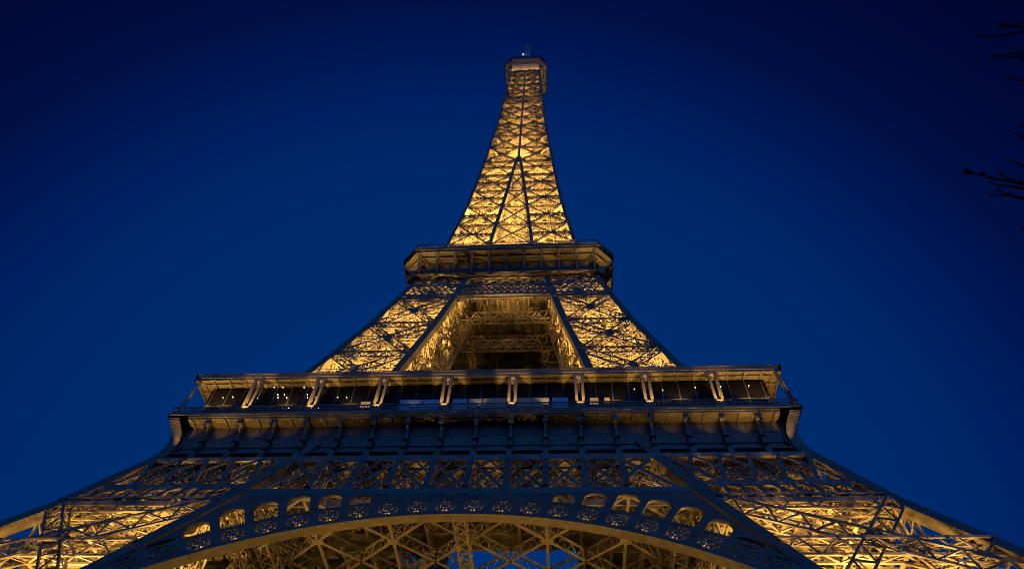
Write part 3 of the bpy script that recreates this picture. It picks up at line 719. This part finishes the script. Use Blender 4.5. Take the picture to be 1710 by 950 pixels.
for x, y in ((4.6, -7.2), (-4.6, -7.2), (7.2, -4), (-7.2, -4), (7.2, 3), (-7.2, 3), (0, -7.4)):
    lamp(top, (x * .92, y * .92, 268), (x, y, 275), 30, 140, rad=.1, size=.25)

# ------------------------------------------------------------------ lamps and glass seen on the first-floor promenade
def lampbulb(x, y, z, r, first=[None]):
    if first[0] is None:
        m = MB(); m.tube([(0, 0, -r), (0, 0, -r * .6), (0, 0, 0), (0, 0, r * .6), (0, 0, r)], [r * .3, r * .8, r, r * .8, r * .3], 8)
        o = m.build('wall_lamp', WHITE); m = MB(); m.box(-.07, .07, .05, .3, -.07, .07); m.build('bracket', HOUSING, o); first[0] = o
    else: o = copy_tree(first[0], None)
    o.location = (x, y, z); s = r / .16; o.scale = (s, 1, s)
    tag(o, 'tiny round white lamp glowing on the dark glazed front of the first-floor gallery', 'lamp', 'white lamps along the first-floor gallery')
LAMPS = [(-31.23, 62.0, 0.078), (-30.05, 62.08, 0.13), (-26.92, 61.83, 0.091), (-25.46, 63.65, 0.104), (-24.34, 63.62, 0.104), (-21.7, 63.56, 0.104), (-20.56, 63.54, 0.104), (-24.58, 62.36, 0.117), (-23.77, 62.35, 0.117), (-20.92, 62.29, 0.117), (-20.1, 62.27, 0.117), (-24.41, 61.86, 0.117), (-23.33, 61.84, 0.13), (-20.78, 61.78, 0.117), (-19.74, 61.76, 0.091), (-17.1, 61.76, 0.117), (-16.01, 61.73, 0.117), (-23.35, 60.08, 0.104), (-22.53, 60.06, 0.104), (-19.76, 60.01, 0.117), (-18.97, 59.99, 0.104), (-0.47, 59.98, 0.104), (1.99, 59.98, 0.104), (3.64, 60.33, 0.104), (4.48, 60.31, 0.104), (18.01, 62.37, 0.13), (21.24, 62.14, 0.117), (25.04, 62.5, 0.117), (27.96, 62.56, 0.117), (31.2, 62.64, 0.104)]
for x, z, r in LAMPS: lampbulb(x, -33.72, z, r)
# blue and pale glass screens along the front promenade, with three warm lit windows
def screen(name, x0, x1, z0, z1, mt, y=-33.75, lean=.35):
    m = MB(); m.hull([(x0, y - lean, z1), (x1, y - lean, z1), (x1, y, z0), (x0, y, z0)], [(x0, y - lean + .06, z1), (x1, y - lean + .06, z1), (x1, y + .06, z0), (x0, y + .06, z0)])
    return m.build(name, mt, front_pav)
for x0, x1 in ((-9.3, -6.7), (-6.6, -4.1), (-4.0, -1.45), (8.4, 10.2)): screen('glass_screen', x0, x1, 58.1, 60.75, GLASS)
for x0, x1 in ((-1.3, .3), (.4, 3.35), (4.25, 6.0), (6.05, 8.05)): screen('frosted_screen', x0, x1, 59.7, 60.8, PALEGLOW)
for x0, x1, z0, z1 in ((12.75, 13.7, 59.9, 61), (14.4, 15.0, 60.2, 61), (-14.05, -12.95, 59.9, 60.9)): screen('lit_window', x0, x1, z0, z1, WARMWIN, lean=.02)

# ------------------------------------------------------------------ bare tree on the right
TWIGS = [[(18.66, -83.86, 15.1), (18.52, -83.84, 15.27), (18.34, -83.79, 15.47), (18.15, -83.78, 15.69), (17.99, -83.76, 15.86), (17.86, -83.82, 16.03)], [(18.59, -83.85, 15.18), (18.47, -83.88, 15.35), (18.32, -83.92, 15.56)], [(18.61, -83.72, 15.25), (18.39, -83.65, 15.49), (18.28, -83.65, 15.63)], [(17.92, -83.78, 15.94), (18.01, -83.75, 15.83), (17.94, -83.72, 15.89)], [(18.15, -83.78, 15.69), (18.17, -83.86, 15.7)], [(19.0, -83.36, 15.39), (18.85, -83.33, 15.57), (18.66, -83.25, 15.75), (18.51, -83.22, 15.92)], [(18.85, -83.33, 15.57), (18.74, -83.34, 15.71), (18.62, -83.35, 15.86)], [(19.19, -83.81, 16.03), (19.11, -83.81, 16.12), (19.0, -83.85, 16.27)], [(19.15, -84.3, 16.28), (19.1, -84.35, 16.37), (19.03, -84.39, 16.47)], [(19.24, -84.48, 16.56), (19.15, -84.49, 16.68)], [(18.85, -83.33, 15.57), (18.8, -83.4, 15.66)], [(18.63, -83.83, 15.13), (18.59, -83.98, 15.25)], [(19.44, -86.28, 18.07), (19.29, -86.18, 18.21), (19.14, -86.19, 18.37)], [(19.46, -86.11, 18.01), (19.24, -85.98, 18.22), (18.99, -85.9, 18.46), (18.77, -85.88, 18.67)], [(19.45, -86.2, 18.04), (19.32, -86.16, 18.18), (19.08, -86.12, 18.42)], [(19.31, -85.8, 17.52), (19.12, -85.72, 17.71), (18.88, -85.6, 17.93)], [(19.24, -85.7, 17.57), (19.09, -85.63, 17.72), (18.85, -85.52, 17.94)], [(19.27, -85.3, 17.13), (19.15, -85.3, 17.26), (19.04, -85.32, 17.39)], [(19.12, -82.67, 15.18), (19.07, -82.71, 15.27)]]
tree = empty('bare_tree', (25.2, -82.6, 0))
tag(tree, 'leafless tree reaching thin dark twigs into the sky at the right edge', 'tree')
def local(p): return Vector(p) - Vector((25.2, -82.6, 0))
m = MB(); tp = [local((25.2 + .25 * math.sin(z * .5), -82.6 + .2 * math.cos(z * .4), z)) for z in (0, .4, 1.5, 4, 7, 10, 13, 15.5, 18)]
m.tube(tp, [.55, .42, .36, .32, .28, .23, .18, .12, .05], 12); m.build('trunk', BARK, tree)
def trunk_at(z): return local((25.2 + .25 * math.sin(z * .5), -82.6 + .2 * math.cos(z * .4), z))
def limb(m, p, d, L, r, depth):
    pts = [p]; rr = [r]; n = 6
    for i in range(n):
        d = (d + Vector((random.uniform(-.2, .2), random.uniform(-.2, .2), random.uniform(-.05, .2)))).normalized(); pts.append(pts[-1] + d * L / n); rr.append(r * (1 - .8 * (i + 1) / n))
    m.tube(pts, rr, 5 if r < .05 else 7)
    if depth:
        for i in range(1, n + 1):
            for q in range(1 + (i > 3)):
                dd = (d + Vector((random.uniform(-.9, .9), random.uniform(-.9, .9), random.uniform(-.3, .7)))).normalized(); limb(m, pts[i], dd, L * random.uniform(.35, .55), rr[i] * .6 + .003, depth - 1)
for q in range(9): # limbs on the far side of the trunk
    z = 5 + q * 1.35; an = random.uniform(-1.5, 1.5); m = MB()
    limb(m, trunk_at(z), Vector((math.cos(an) + .3, math.sin(an), .55)), 5.5 - q * .35, .13 - q * .009, 2); m.build('branch', BARK, tree)
m = MB()
for t in TWIGS: # twigs that reach into the picture
    pts = [local(p) for p in t]; a = pts[0]; hz = 11.3 if a.z < 17 else 13.4
    if a.x + 25.2 > 18.2 and len(t) > 1:
        root = trunk_at(hz); mid = root.lerp(a, .55) + Vector((0, 0, .25)); long = [root, root.lerp(mid, .5) + Vector((.1, .05, .15)), mid, a.lerp(mid, .3)] + pts
    else: long = pts
    k = len(long); m.tube(long, [max(.010, .075 * (1 - i / (k - 1)) ** 1.4 + .011) for i in range(k)], 6)
    for i in range(1, len(pts) - 1): # buds and spurs
        for q in range(2):
            b = pts[i].lerp(pts[i + 1], random.random()); e = (pts[i + 1] - pts[i]).normalized(); e = (e + Vector((random.uniform(-.7, .7), random.uniform(-.7, .7), random.uniform(-.6, .7)))).normalized()
            m.tube([b, b + e * .04, b + e * random.uniform(.07, .16)], [.009, .009, .004], 5)
m.build('branch', BARK, tree)
# ------------------------------------------------------------------ ground
def ground():
    m = MB(); m.poly([(-3000, -3000, 0), (3000, -3000, 0), (3000, 3000, 0), (-3000, 3000, 0)]); o = m.build('ground', LAWN); o['kind'] = 'structure'
    m = MB(); m.poly([(-75, -110, .02), (75, -110, .02), (75, 75, .02), (-75, 75, .02)]); o = m.build('paving', PAVE); o['kind'] = 'structure'
ground()
